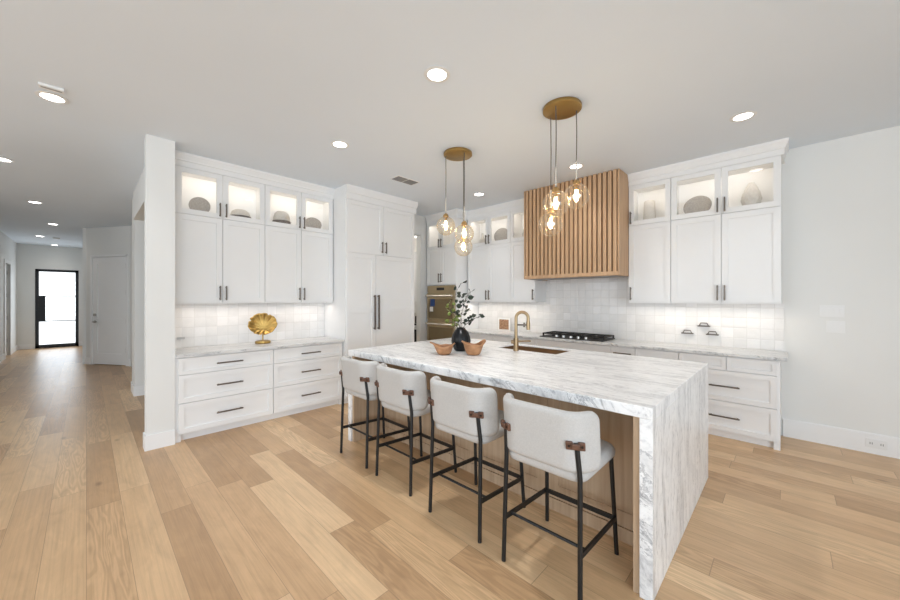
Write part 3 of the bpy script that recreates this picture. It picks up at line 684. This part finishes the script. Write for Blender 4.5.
# ------------------------------------------------------------------ counter stools
def make_stool():
    r = thing('counter_stool', '', 'stool', (0, 0, 0), 'counter stools along the island')
    zs = .615
    bm = BM()
    rslab(bm, .47, .49, .036, .07, .03, lambda s, t, d: (s, .235+t, zs+d+.012*(1-(s/.235)**2)*(d > 0)), 22, 22)
    obj('seat', bm, 'fabric', r, smooth=70, local=True)
    def back(s, t, d):
        # plan curve: flat middle, wings folding forward
        fl, Rr = .135, .10; a = abs(s)
        if a <= fl: x, y, th = a, 0., 0.
        else:
            th = min((a-fl)/Rr, 1.12); x = fl+Rr*math.sin(th); y = Rr*(1-math.cos(th)); rest = (a-fl)-Rr*th
            x += rest*math.cos(th); y += rest*math.sin(th)
        nx, ny = math.sin(th), -math.cos(th)
        lean = (t+.15)*.10
        return (math.copysign(x+nx*d, s), y-.012-lean+ny*d, .79+t)
    bm = BM(); rslab(bm, .66, .31, .028, .055, .026, back, 40, 16); obj('backrest', bm, 'fabric', r, smooth=70, local=True)
    for s in (-1, 1):
        bm = BM(); tube(bm, [(s*.224, -.03, .002), (s*.216, -.012, .62), (s*.207, -.033, .80)], .0125, 10); obj('rear_leg', bm, 'black', r, smooth=50, local=True)
        bm = BM(); tube(bm, [(s*.224, .475, .002), (s*.205, .435, .592)], .0125, 10); obj('front_leg', bm, 'black', r, smooth=50, local=True)
        bm = BM(); obox(bm, (s*.2225, .224, .232), (0, 1, -.06), (1, 0, 0), (0, .06, 1), .236, .006, .013); obj('side_rail', bm, 'black', r, local=True)
        bm = BM(); c = Vector((s*.206, -.042, .785))
        ax = Vector((1, .50*s, 0)).normalized(); ay = Vector((-.50*s, 1, 0)).normalized()
        for e in (-1, 1):
            obox(bm, c+ax*e*.029+ay*.004, ax, ay, (0, -.1, 1), .017, .0085, .021)
        obox(bm, c-ay*.009, ax, ay, (0, -.1, 1), .02, .0085, .015)
        q = obj('leather_bracket', bm, 'leather', r, local=True, bevel=.005)
        bm = BM()
        for e in (-1, 1): tube(bm, [c+ax*e*.031-ay*.004, c+ax*e*.031-ay*.008], .006, 10)
        obj('screw', bm, 'screw', q, local=True)
    bm = BM(); obox(bm, (0, .455, .218), (1, 0, 0), (0, 1, 0), (0, 0, 1), .222, .006, .013); obj('footrest', bm, 'black', r, local=True)
    bm = BM(); tube(bm, [(-.222, .045, .244), (.222, .045, .244)], .0085, 8); obj('rear_rail', bm, 'black', r, local=True)
    return r
def copy_tree(o, parent=None):
    c = o.copy(); C.objects.link(c); c.parent = parent
    for ch in list(o.children): copy_tree(ch, c)
    return c
stool = make_stool()
for i, (x, lab) in enumerate(((-.945, 'cream counter stool nearest the marble waterfall end, first in the row'),
                              (-1.587, 'cream counter stool second from the near waterfall end of the island'),
                              (-2.288, 'cream counter stool third from the near waterfall end of the island'),
                              (-2.905, 'cream counter stool farthest back, nearest the pantry end of the island'))):
    o = stool if i == 0 else copy_tree(stool)
    o.location = (x, (1.688, 1.71, 1.742, 1.752)[i], 0); o['label'] = lab

# ------------------------------------------------------------------ things on the island
r = thing('vase', 'round black ribbed ceramic vase on the island holding leafy twigs', 'vase', (-2.44, 2.70, IZ))
bm = BM(); vz = IZ+.001
lathe(bm, [(0, 0), (.055, 0), (.075, .02), (.095, .07), (.099, .105), (.093, .15), (.074, .195), (.052, .222), (.044, .23), (.047, .238), (.04, .24), (.034, .228), (.034, .2), (0, .19)],
      (-2.44, 2.70, vz), 72, lambda a, z: 1+(.022*math.cos(18*a) if .02 < z < .2 else 0))
obj('body', bm, 'ceramic', r, smooth=60)
def branch(label, base_, pts, leaves, lm, lsz=.04):
    r = thing('leafy_branch', label, 'branch', base_, 'branches in the black vase')
    bm = BM(); n = len(pts)
    pts = [Vector(p) for p in pts]
    # smooth polyline
    fine = []
    for i in range(n-1):
        p0, p1, p2, p3 = pts[max(i-1, 0)], pts[i], pts[i+1], pts[min(i+2, n-1)]
        for k in range(5):
            u = k/5; fine.append(.5*((2*p1)+(p2-p0)*u+(2*p0-5*p1+4*p2-p3)*u*u+(3*p1-p0-3*p2+p3)*u**3))
    fine.append(pts[-1])
    tube(bm, fine, [.0032-.002*i/len(fine) for i in range(len(fine))], 6)
    leafb = BM(); N = len(fine)
    for i in range(leaves):
        u = .32+.68*(i+.5)/leaves; p = fine[min(N-1, int(u*(N-1)))]
        a = random.uniform(0, 2*PI); d = Vector((math.cos(a), math.sin(a), random.uniform(-.2, .8))).normalized()
        q = p+d*random.uniform(.012, .04); tube(bm, [p, q], .0012, 5)
        L = lsz*random.uniform(.75, 1.25); Wd = L*.46
        nrm = d.cross(Vector((random.uniform(-1, 1), random.uniform(-1, 1), random.uniform(-1, 1)))).normalized(); sd = d.cross(nrm)
        vs = [leafb.verts.new(q+d*L*f+sd*Wd*g+nrm*h*L) for f, g, h in ((0, 0, 0), (.28, .85, .06), (.62, .8, .07), (1, 0, -.08), (.62, -.8, .07), (.28, -.85, .06), (.45, 0, -.02))]
        for k in range(6): leafb.faces.new((vs[k], vs[(k+1) % 6], vs[6]))
    obj('twig', bm, 'stem', r, smooth=60)
    lo = obj('foliage', leafb, lm, r, smooth=80)
    so = lo.modifiers.new('thickness', 'SOLIDIFY'); so.thickness = .0012
V0 = Vector((-2.44, 2.70, IZ+.205)); sr = Vector((.7206, .6934, 0)); fw_ = Vector((-.6934, .7206, 0))
def path(*q): return [V0+Vector((0, 0, 0))]+[V0+sr*a+fw_*b+Vector((0, 0, c)) for a, b, c in q]
branch('tall leafy twig rising highest and nearly straight from the black vase', V0, path((-.03, 0, .12), (-.08, .02, .26), (-.05, .03, .40), (.0, .03, .50)), 9, 'leafdark', .056)
branch('dark-leafed twig with the densest leaf cluster, leaning from the vase toward the cooktop', V0, path((.0, .02, .14), (.03, .02, .26), (.06, .04, .36), (.11, .05, .41)), 20, 'leafdark', .058)
branch('dark-leafed lower twig spreading widest toward the faucet', V0, path((.04, -.02, .06), (.09, -.02, .10), (.14, -.01, .13), (.19, 0, .155)), 14, 'leafdark', .05)
branch('yellow-green leafy twig hanging in front of the ovens', V0, path((-.03, -.01, .08), (-.07, -.01, .16), (-.11, 0, .22), (-.13, 0, .30)), 15, 'leafgreen', .05)
branch('low yellow-green twig drooping just over the vase rim, oven side', V0, path((-.04, -.02, .045), (-.08, -.02, .08), (-.12, -.03, .09)), 10, 'leafgreen', .05)
branch('short dark twig in the middle of the vase', V0, path((.01, -.02, .07), (.0, -.03, .14), (-.02, -.03, .2)), 9, 'leafdark', .045)

def bowl(label, c, R, H, rot, hi, ph3=0., spout=.0):
    bm = BM(); seg, lv = 56, 12; rings = []
    for j in range(lv+1):
        t = j/lv; ring = []
        for k in range(seg):
            a = 2*PI*k/seg; lobe = math.cos(2*(a))
            q = ((1+lobe)/2)**2
            r0 = R*(.58+.42*t**.65)*(1+t*t*(.16*q-.04+.05*math.cos(3*a+ph3)+spout*max(0, math.cos(a))**6))
            z = H*t**1.1*(.62+.38*q*(hi if math.cos(a) > 0 else 1)+.04*math.sin(3*a+ph3)*t)
            r0 *= 1+.15*q*max(0, t-.75)/.25
            z -= H*.10*q*max(0, t-.85)/.15
            ring.append(bm.verts.new((c[0]+r0*math.cos(a+rot), c[1]+r0*math.sin(a+rot)*.92, c[2]+.012+z)))
        rings.append(ring)
    for a_, b_ in zip(rings, rings[1:]):
        for k in range(seg): bm.faces.new((a_[k], a_[(k+1) % seg], b_[(k+1) % seg], b_[k]))
    bm.faces.new(rings[0][::-1])
    o = obj('wooden_bowl', bm, 'bowlwood', smooth=80)
    so = o.modifiers.new('thickness', 'SOLIDIFY'); so.thickness = .011; so.offset = 1
    tag(recenter(o), label, 'bowl', 'carved wooden bowls'); o.location.z = IZ+.0125; return o
view = math.radians(43.9)
bowl('carved wooden bowl with pointed lip, on the oven side of the black vase', (-2.40, 2.41, IZ), .088, .118, view+PI-.15, 1.0, .4, .26)
bowl('carved wooden bowl with two raised flaring lobes, on the faucet side of the vase', (-2.18, 2.59, IZ), .092, .145, view+.1, 1.0, 1.2)

# ------------------------------------------------------------------ gold leaf sculpture
r = thing('leaf_sculpture', 'gold lotus-leaf sculpture on a round base on the left counter', 'sculpture', (-4.93, 1.60, .922))
bm = BM(); lathe(bm, [(0, 0), (.088, 0), (.092, .006), (.09, .03), (.06, .04), (0, .042)], (-4.93, 1.60, .923), 32); obj('base', bm, 'gold', r, smooth=50)
bm = BM(); tube(bm, [(-4.93, 1.60, .945), (-4.935, 1.60, 1.0), (-4.93, 1.60, 1.06)], .008, 10); obj('stem', bm, 'gold', r, smooth=50)
bm = BM(); seg, lv = 96, 14; n_ = Vector((.90, -.36, .22)).normalized(); u_ = Vector((.36, .90, 0)).normalized(); v_ = n_.cross(u_).normalized()
if v_.z < 0: v_ = -v_
cc = Vector((-4.93, 1.60, 1.17)); ctr = bm.verts.new(cc-n_*.02-v_*.05); prev = None
for j in range(1, lv+1):
    t = j/lv; ring = []
    for k in range(seg):
        a = 2*PI*k/seg
        rad = 1+.02*math.cos(9*a+1)+.012*math.cos(17*a)
        for na, w_, dpt in ((1.15, .07, .16), (2.75, .07, .15), (-2.3, .06, .08), (-.75, .05, .06), (PI*1.5, .05, .2)):
            da = math.atan2(math.sin(a-na), math.cos(a-na)); rad -= dpt*math.exp(-(da/w_)**2)*max(0, t)
        q = Vector((math.cos(a)*.168*rad*t, math.sin(a)*.145*rad*t))
        off = .05*t**2+.006*t*math.cos(12*a)-.02
        ring.append(bm.verts.new(cc+u_*q.x+v_*(q.y-.05*(1-t))+n_*off))
    if prev is None:
        for k in range(seg): bm.faces.new((ctr, ring[k], ring[(k+1) % seg]))
    else:
        for k in range(seg): bm.faces.new((prev[k], ring[k], ring[(k+1) % seg], prev[(k+1) % seg]))
    prev = ring
o = obj('leaf', bm, 'gold', r, smooth=70); so = o.modifiers.new('thickness', 'SOLIDIFY'); so.thickness = .004

# ------------------------------------------------------------------ decor inside the glass cabinets
ZF = ZS+.036
def disc(label, x, y, rw, rh, face, mt='rattan', thick=.012, rim=False):
    r = None; bm = BM(); seg = 40; n = Vector(face).normalized(); u = Vector((-n.y, n.x, 0)).normalized(); v = Vector((0, 0, 1))*.985+(-n)*.17
    prof = [(0, .35), (.55, .3), (.8, .1), (.96, -.5), (1., -.8), (.97, -1.1), (.8, -.6), (0, -.45)]
    rings = []
    c = Vector((x, y, ZF+rh+.001))
    for q, h in prof:
        if q == 0: rings.append([bm.verts.new(c-n*h*thick)]); continue
        rings.append([bm.verts.new(c+u*math.cos(2*PI*k/seg)*rw*q+v*math.sin(2*PI*k/seg)*rh*q-n*h*thick) for k in range(seg)])
    for a, b in zip(rings, rings[1:]):
        for k in range(seg):
            k2 = (k+1) % seg
            if len(a) == 1: bm.faces.new((a[0], b[k], b[k2]))
            elif len(b) == 1: bm.faces.new((a[k], a[k2], b[0]))
            else: bm.faces.new((a[k], a[k2], b[k2], b[k]))
    o = obj('decor_plate', bm, mt, smooth=60); tag(recenter(o), label, 'plate', None); o.location.z = max(o.location.z, ZF+.001); return o
disc('taupe oval plate leaning in the glass cabinet nearest the white column', -5.0, .93, .105, .108, (1, -.2, 0))
disc('taupe oval plate leaning in the glass cabinet nearest the tall pantry', -5.02, 2.31, .12, .105, (1, -.3, 0))
disc('large oval plate standing in the end run of glass cabinets by the bare wall', -.78, 5.13, .145, .13, (-.1, -1, 0))
disc('oval plate standing in the glass cabinet above the range counter beside the oven tower', -3.66, 5.13, .15, .14, (.1, -1, 0))
r = thing('lidded_bowl', 'low bowl with dark foot and pale dome, second glass door from column', 'bowl', (-5.012, 1.36, ZF))
bm = BM(); lathe(bm, [(0, 0), (.055, 0), (.06, .012), (.122, .052), (.118, .055), (0, .055)], (-5.012, 1.36, ZF+.001), 36); obj('bowl', bm, 'darkwood', r, smooth=50)
bm = BM(); lathe(bm, [(0, .058), (.115, .058), (.11, .075), (.095, .115), (.06, .14), (0, .15)], (-5.012, 1.36, ZF+.001), 36); obj('lid', bm, 'cream', r, smooth=50)
r = thing('lidded_box', 'round box with dark band and tall cream dome, third glass door from column', 'box', (-5.0, 1.86, ZF))
bm = BM(); lathe(bm, [(0, 0), (.105, 0), (.11, .005), (.115, .07), (.11, .074), (0, .074)], (-5.0, 1.86, ZF+.001), 36); obj('band', bm, 'darkwood', r, smooth=50)
bm = BM(); lathe(bm, [(0, .077), (.108, .077), (.104, .12), (.088, .175), (.055, .205), (0, .215)], (-5.0, 1.86, ZF+.001), 36); obj('lid', bm, 'cream', r, smooth=50)
bm = BM(); lathe(bm, [(0, 0), (.07, 0), (.075, .01), (.062, .29), (.057, .295), (.052, .29), (.06, .02), (0, .02)], (-1.30, 5.13, ZF+.001), 36, lambda a, z: 1+.02*math.cos(20*a))
tag(recenter(obj('pot', bm, 'cream', smooth=50)), 'tapered cream pot inside the glass cabinet touching the hood', 'pot')
bm = BM(); seg, lv = 48, 44
def pine(a, z): return 1+.10*abs(math.sin(5*a+z*42))*abs(math.sin(5*a-z*42))
lathe(bm, [(0, 0), (.06, 0)]+[(.056+.028*math.sin(PI*min(1, q/lv*1.25)) if q/lv < .4 else .084-.052*((q/lv-.4)/.6)**1.5, .012+.27*q/lv) for q in range(lv)]+[(.028, .285), (.022, .30), (.018, .285), (0, .27)],
      (-.285, 5.13, ZF+.001), 80, pine)
tag(recenter(obj('vase', bm, 'cream', smooth=40)), 'cream scale-patterned vase in the end glass cabinet by the bare wall', 'vase')
bm = BM(); lathe(bm, [(0, 0), (.05, 0), (.062, .03), (.06, .1), (.03, .15), (.018, .18), (.018, .225), (.024, .23), (.014, .23), (.012, .19), (0, .18)], (-4.09, 5.13, ZF+.001), 32)
tag(recenter(obj('bottle', bm, 'cream', smooth=50)), 'slim cream bottle in the glass cabinet next to the oven tower', 'bottle')
bm = BM(); lathe(bm, [(0, 0), (.05, 0), (.085, .05), (.095, .11), (.08, .17), (.05, .2), (.045, .215), (.04, .2), (.07, .15), (0, .02)], (-3.13, 5.13, ZF+.001), 36)
tag(recenter(obj('jar', bm, 'cream', smooth=50)), 'round cream jar half hidden behind the hood in the glass cabinet', 'jar')

# recipe card / picture on the counter and wall brackets
r = thing('picture_frame', 'small white-framed brown picture propped on the range counter near the faucet', 'picture', (-3.66, 5.2, .927))
bm = BM()
for q in ((-3.79, -3.765, 0, .23), (-3.555, -3.53, 0, .23), (-3.765, -3.555, 0, .025), (-3.765, -3.555, .205, .23)): box(bm, q[0], q[1], 5.195, 5.215, .928+q[2], .928+q[3])
obj('frame', bm, 'paper', r)
bm = BM(); box(bm, -3.765, -3.555, 5.203, 5.21, .953, 1.133); obj('print', bm, 'art', r)
bm = BM(); obox(bm, (-3.66, 5.245, 1.02), (1, 0, 0), (0, 1, .35), (0, -.35, 1), .03, .003, .095); obj('easel_back', bm, 'paper', r)
for x, z, lab in ((-.735, 1.172, 'topmost of three small bronze brackets on the tile backsplash'),
                  (-.905, 1.073, 'lower bronze bracket of the three on the backsplash, on the cooktop side'),
                  (-.65, 1.073, 'lower bronze bracket of the three on the backsplash, on the bare-wall side')):
    bm = BM(); y = YW-.01
    box(bm, x-.062, x+.062, y-.045, y, z-.012, z+.002); tube(bm, [(x-.045, y-.03, z), (x-.032, y-.03, z+.032), (x+.032, y-.03, z+.032), (x+.045, y-.03, z)], .006, 8)
    tag(recenter(obj('wall_bracket', bm, 'handle', smooth=40)), lab, 'bracket', 'bronze brackets on the backsplash')
bm = BM(); box(bm, XW+.010, XW+.018, .735, .81, 1.025, 1.05)
tag(recenter(obj('outlet_strip', bm, 'chrome')), 'small grey metal outlet on the left backsplash beside the column', 'outlet')

# ------------------------------------------------------------------ wall plates
def plate(label, x0, x1, z0, z1, n, kind):
    r = thing('wall_switch' if kind == 'rocker' else 'wall_outlet', label, 'switch' if kind == 'rocker' else 'outlet', ((x0+x1)/2, YW, z0))
    y = YW if z0 > .3 else YW-.0165
    bm = BM(); box(bm, x0, x1, y-.006, y, z0, z1); obj('cover_plate', bm, 'plate', r, bevel=.002)
    w = (x1-x0)/n
    for i in range(n):
        c = x0+w*(i+.5); bm = BM()
        if kind == 'rocker':
            box(bm, c-w*.3, c+w*.3, y-.011, y-.006, z0+.03, z1-.03); obj('rocker', bm, 'plate', r, bevel=.0015)
        else:
            box(bm, c-w*.3, c+w*.3, y-.0085, y-.006, z0+.022, z1-.022); q = obj('socket', bm, 'plate', r)
            bm = BM()
            for e in (-1, 1): box(bm, c+e*w*.1-.003, c+e*w*.1+.003, y-.009, y-.0084, (z0+z1)/2-.01, (z0+z1)/2+.01)
            obj('slot', bm, 'slot', q)
plate('upper white four-gang switch plate on the bare wall', .247, .42, 1.315, 1.435, 4, 'rocker')
plate('lower white three-gang switch plate on the bare wall', .292, .424, 1.155, 1.275, 3, 'rocker')
plate('white double outlet set in the baseboard of the bare wall', .555, .69, .06, .145, 2, 'socket')

# ------------------------------------------------------------------ pendants
def pendant(label, cx, cy, drops):
    r = thing('pendant_light', label, 'pendant light', (cx, cy, CH), 'cluster pendants over the island')
    bm = BM(); lathe(bm, [(0, 0), (.153, 0), (.158, .004), (.158, .028), (.155, .033), (0, .033)], (cx, cy, CH-.0335), 48); obj('canopy', bm, 'canopy', r, smooth=40)
    for ox, oy, zg in drops:
        x, y = cx+ox, cy+oy; R = .105; zt = zg+R
        bm = BM(); tube(bm, [(x, y, CH-.0335), (x+.003, y, (CH+zt)/2+.1), (x, y, zt+.19)], .0042, 8); obj('cord', bm, 'cord', r, smooth=60)
        bm = BM(); tube(bm, [(x, y, zt+.195), (x, y, zt+.03)], .0065, 10); rd = obj('rod', bm, 'rod', r, smooth=60)
        bm = BM(); lathe(bm, [(0, .035), (.012, .035), (.03, .015), (.032, -.012), (.028, -.012), (0, -.012)], (x, y, zt), 24); obj('socket_cap', bm, 'brass', r, smooth=50)
        bm = BM(); prof = [(R*math.sin(a), R*math.cos(a)) for a in [.30+(PI-.30)*i/22 for i in range(23)]]; prof[-1] = (0, -R)
        lathe(bm, prof, (x, y, zg), 40); gl = obj('glass_globe', bm, 'globe', r, smooth=80)
        bm = BM(); lathe(bm, [(.011, .085), (.013, .06), (.019, .035), (.021, -.02), (.015, -.045), (0, -.055)], (x, y, zg), 20); b = obj('bulb', bm, 'bulbglass', r, smooth=80)
        bm = BM(); tube(bm, [(x, y, zg+.09), (x, y, zg+.055)], .012, 12); obj('bulb_base', bm, 'brass', b)
        bm = BM()
        for k in range(4): tube(bm, [(x+.007*math.cos(k*PI/2), y+.007*math.sin(k*PI/2), zg+.052), (x+.008*math.cos(k*PI/2+.6), y+.008*math.sin(k*PI/2+.6), zg-.035)], .0055, 6)
        obj('filament', bm, 'filament', b)
        d = bpy.data.lights.new('pendant_bulb', 'POINT'); d.energy = 1.6; d.color = (1, .78, .5); d.shadow_soft_size = .03
        l = bpy.data.objects.new('pendant_bulb', d); l.location = (x, y, zg-.0); C.objects.link(l)
pendant('brass three-globe pendant cluster over the island on the cooktop side, in front of the hood', -1.375, 2.80, [(0, -.11, 2.286), (-.125, .04, 2.16), (.09, .08, 2.37)])
pendant('brass three-globe pendant cluster over the far end of the island, near the oven tower', -2.645, 2.875, [(-.097, -.093, 2.315), (.111, -.018, 2.21), (-.022, .117, 2.095)])

# ------------------------------------------------------------------ downlights
DL = [(-4.27, -.19, 'recessed ceiling light beside the slim vent, in front of the white column'),
      (-1.826, 1.762, 'recessed ceiling light over the stools, the brightest near the picture centre'),
      (-3.386, 1.85, 'recessed ceiling light in front of the left glass cabinets'),
      (-.281, 4.056, 'recessed ceiling light in front of the end cabinets by the bare wall'),
      (-3.443, 4.227, 'recessed ceiling light in front of the cabinets beside the oven tower'),
      (-1.862, 4.162, 'recessed ceiling light in front of the slatted hood, behind the pendant cords'),
      (-6.584, -.681, 'recessed ceiling light at the hall mouth, cut by the picture edge'),
      (-9.103, -.598, 'hall ceiling light second from the kitchen'),
      (-11.491, -.502, 'hall ceiling light in front of the white panel door'),
      (-13.923, -.831, 'hall ceiling light beside the smoke detector'),
      (-15.9, -.66, 'hall ceiling light nearest the black front door')]
src = None
for x, y, lab in DL:
    if src is None:
        r = thing('ceiling_light', lab, 'ceiling light', (x, y, CH), 'recessed ceiling lights')
        bm = BM(); lathe(bm, [(.066, -.001), (.092, -.001), (.095, -.005), (.068, -.009), (.066, -.001)], (0, 0, 0), 36); obj('trim_ring', bm, 'plate', r, smooth=50, local=True)
        bm = BM(); lathe(bm, [(0, -.005), (.067, -.005), (.067, -.002), (0, -.002)], (0, 0, 0), 36); obj('lens', bm, 'lamp', r, local=True)
        src = r
    else:
        r = copy_tree(src); r.location = (x, y, CH); r['label'] = lab
    d = bpy.data.lights.new('downlight', 'SPOT'); d.energy = (22 if y > 4 else 90 if abs(x+1.826) < .01 else 26) if x > -5 else 7; d.color = (.95, .97, 1) if x > -5 else (1, .90, .79); d.spot_size = math.radians(115); d.spot_blend = .8; d.shadow_soft_size = .07
    l = bpy.data.objects.new('downlight', d); l.location = (x, y, CH-.02); C.objects.link(l)
# vents and smoke detector
r = thing('ceiling_vent', 'square louvred air vent in the ceiling above the tall pantry', 'vent', (-3.77, 3.03, CH))
bm = BM(); box(bm, -3.86, -3.68, 2.84, 3.22, CH-.008, CH-.001); obj('frame', bm, 'plate', r)
for y0, y1 in ((2.86, 3.02), (3.04, 3.20)):
    bm = BM(); box(bm, -3.845, -3.695, y0, y1, CH-.011, CH-.0082); q = obj('grille', bm, 'ventdark', r)
    bm = BM()
    for k in range(5): box(bm, -3.84+k*.03, -3.832+k*.03, y0, y1, CH-.015, CH-.0112)
    obj('louvre', bm, 'slot', q)
r = thing('slot_vent', 'slim white slot vent in the ceiling at the hall mouth', 'vent', (-4.07, -.19, CH))
bm = BM(); box(bm, -4.10, -4.04, -.25, -.12, CH-.02, CH-.001); obj('frame', bm, 'plate', r)
bm = BM(); box(bm, -4.078, -4.062, -.24, -.13, CH-.0215, CH-.0201); obj('slot', bm, 'slot', r)
bm = BM(); lathe(bm, [(0, -.035), (.05, -.035), (.065, -.02), (.068, -.001), (0, -.001)], (-14.0, -.55, CH), 28)
o = obj('smoke_detector', bm, 'plate', smooth=50); tag(o, 'small round smoke detector on the hall ceiling near the front door', 'smoke detector')
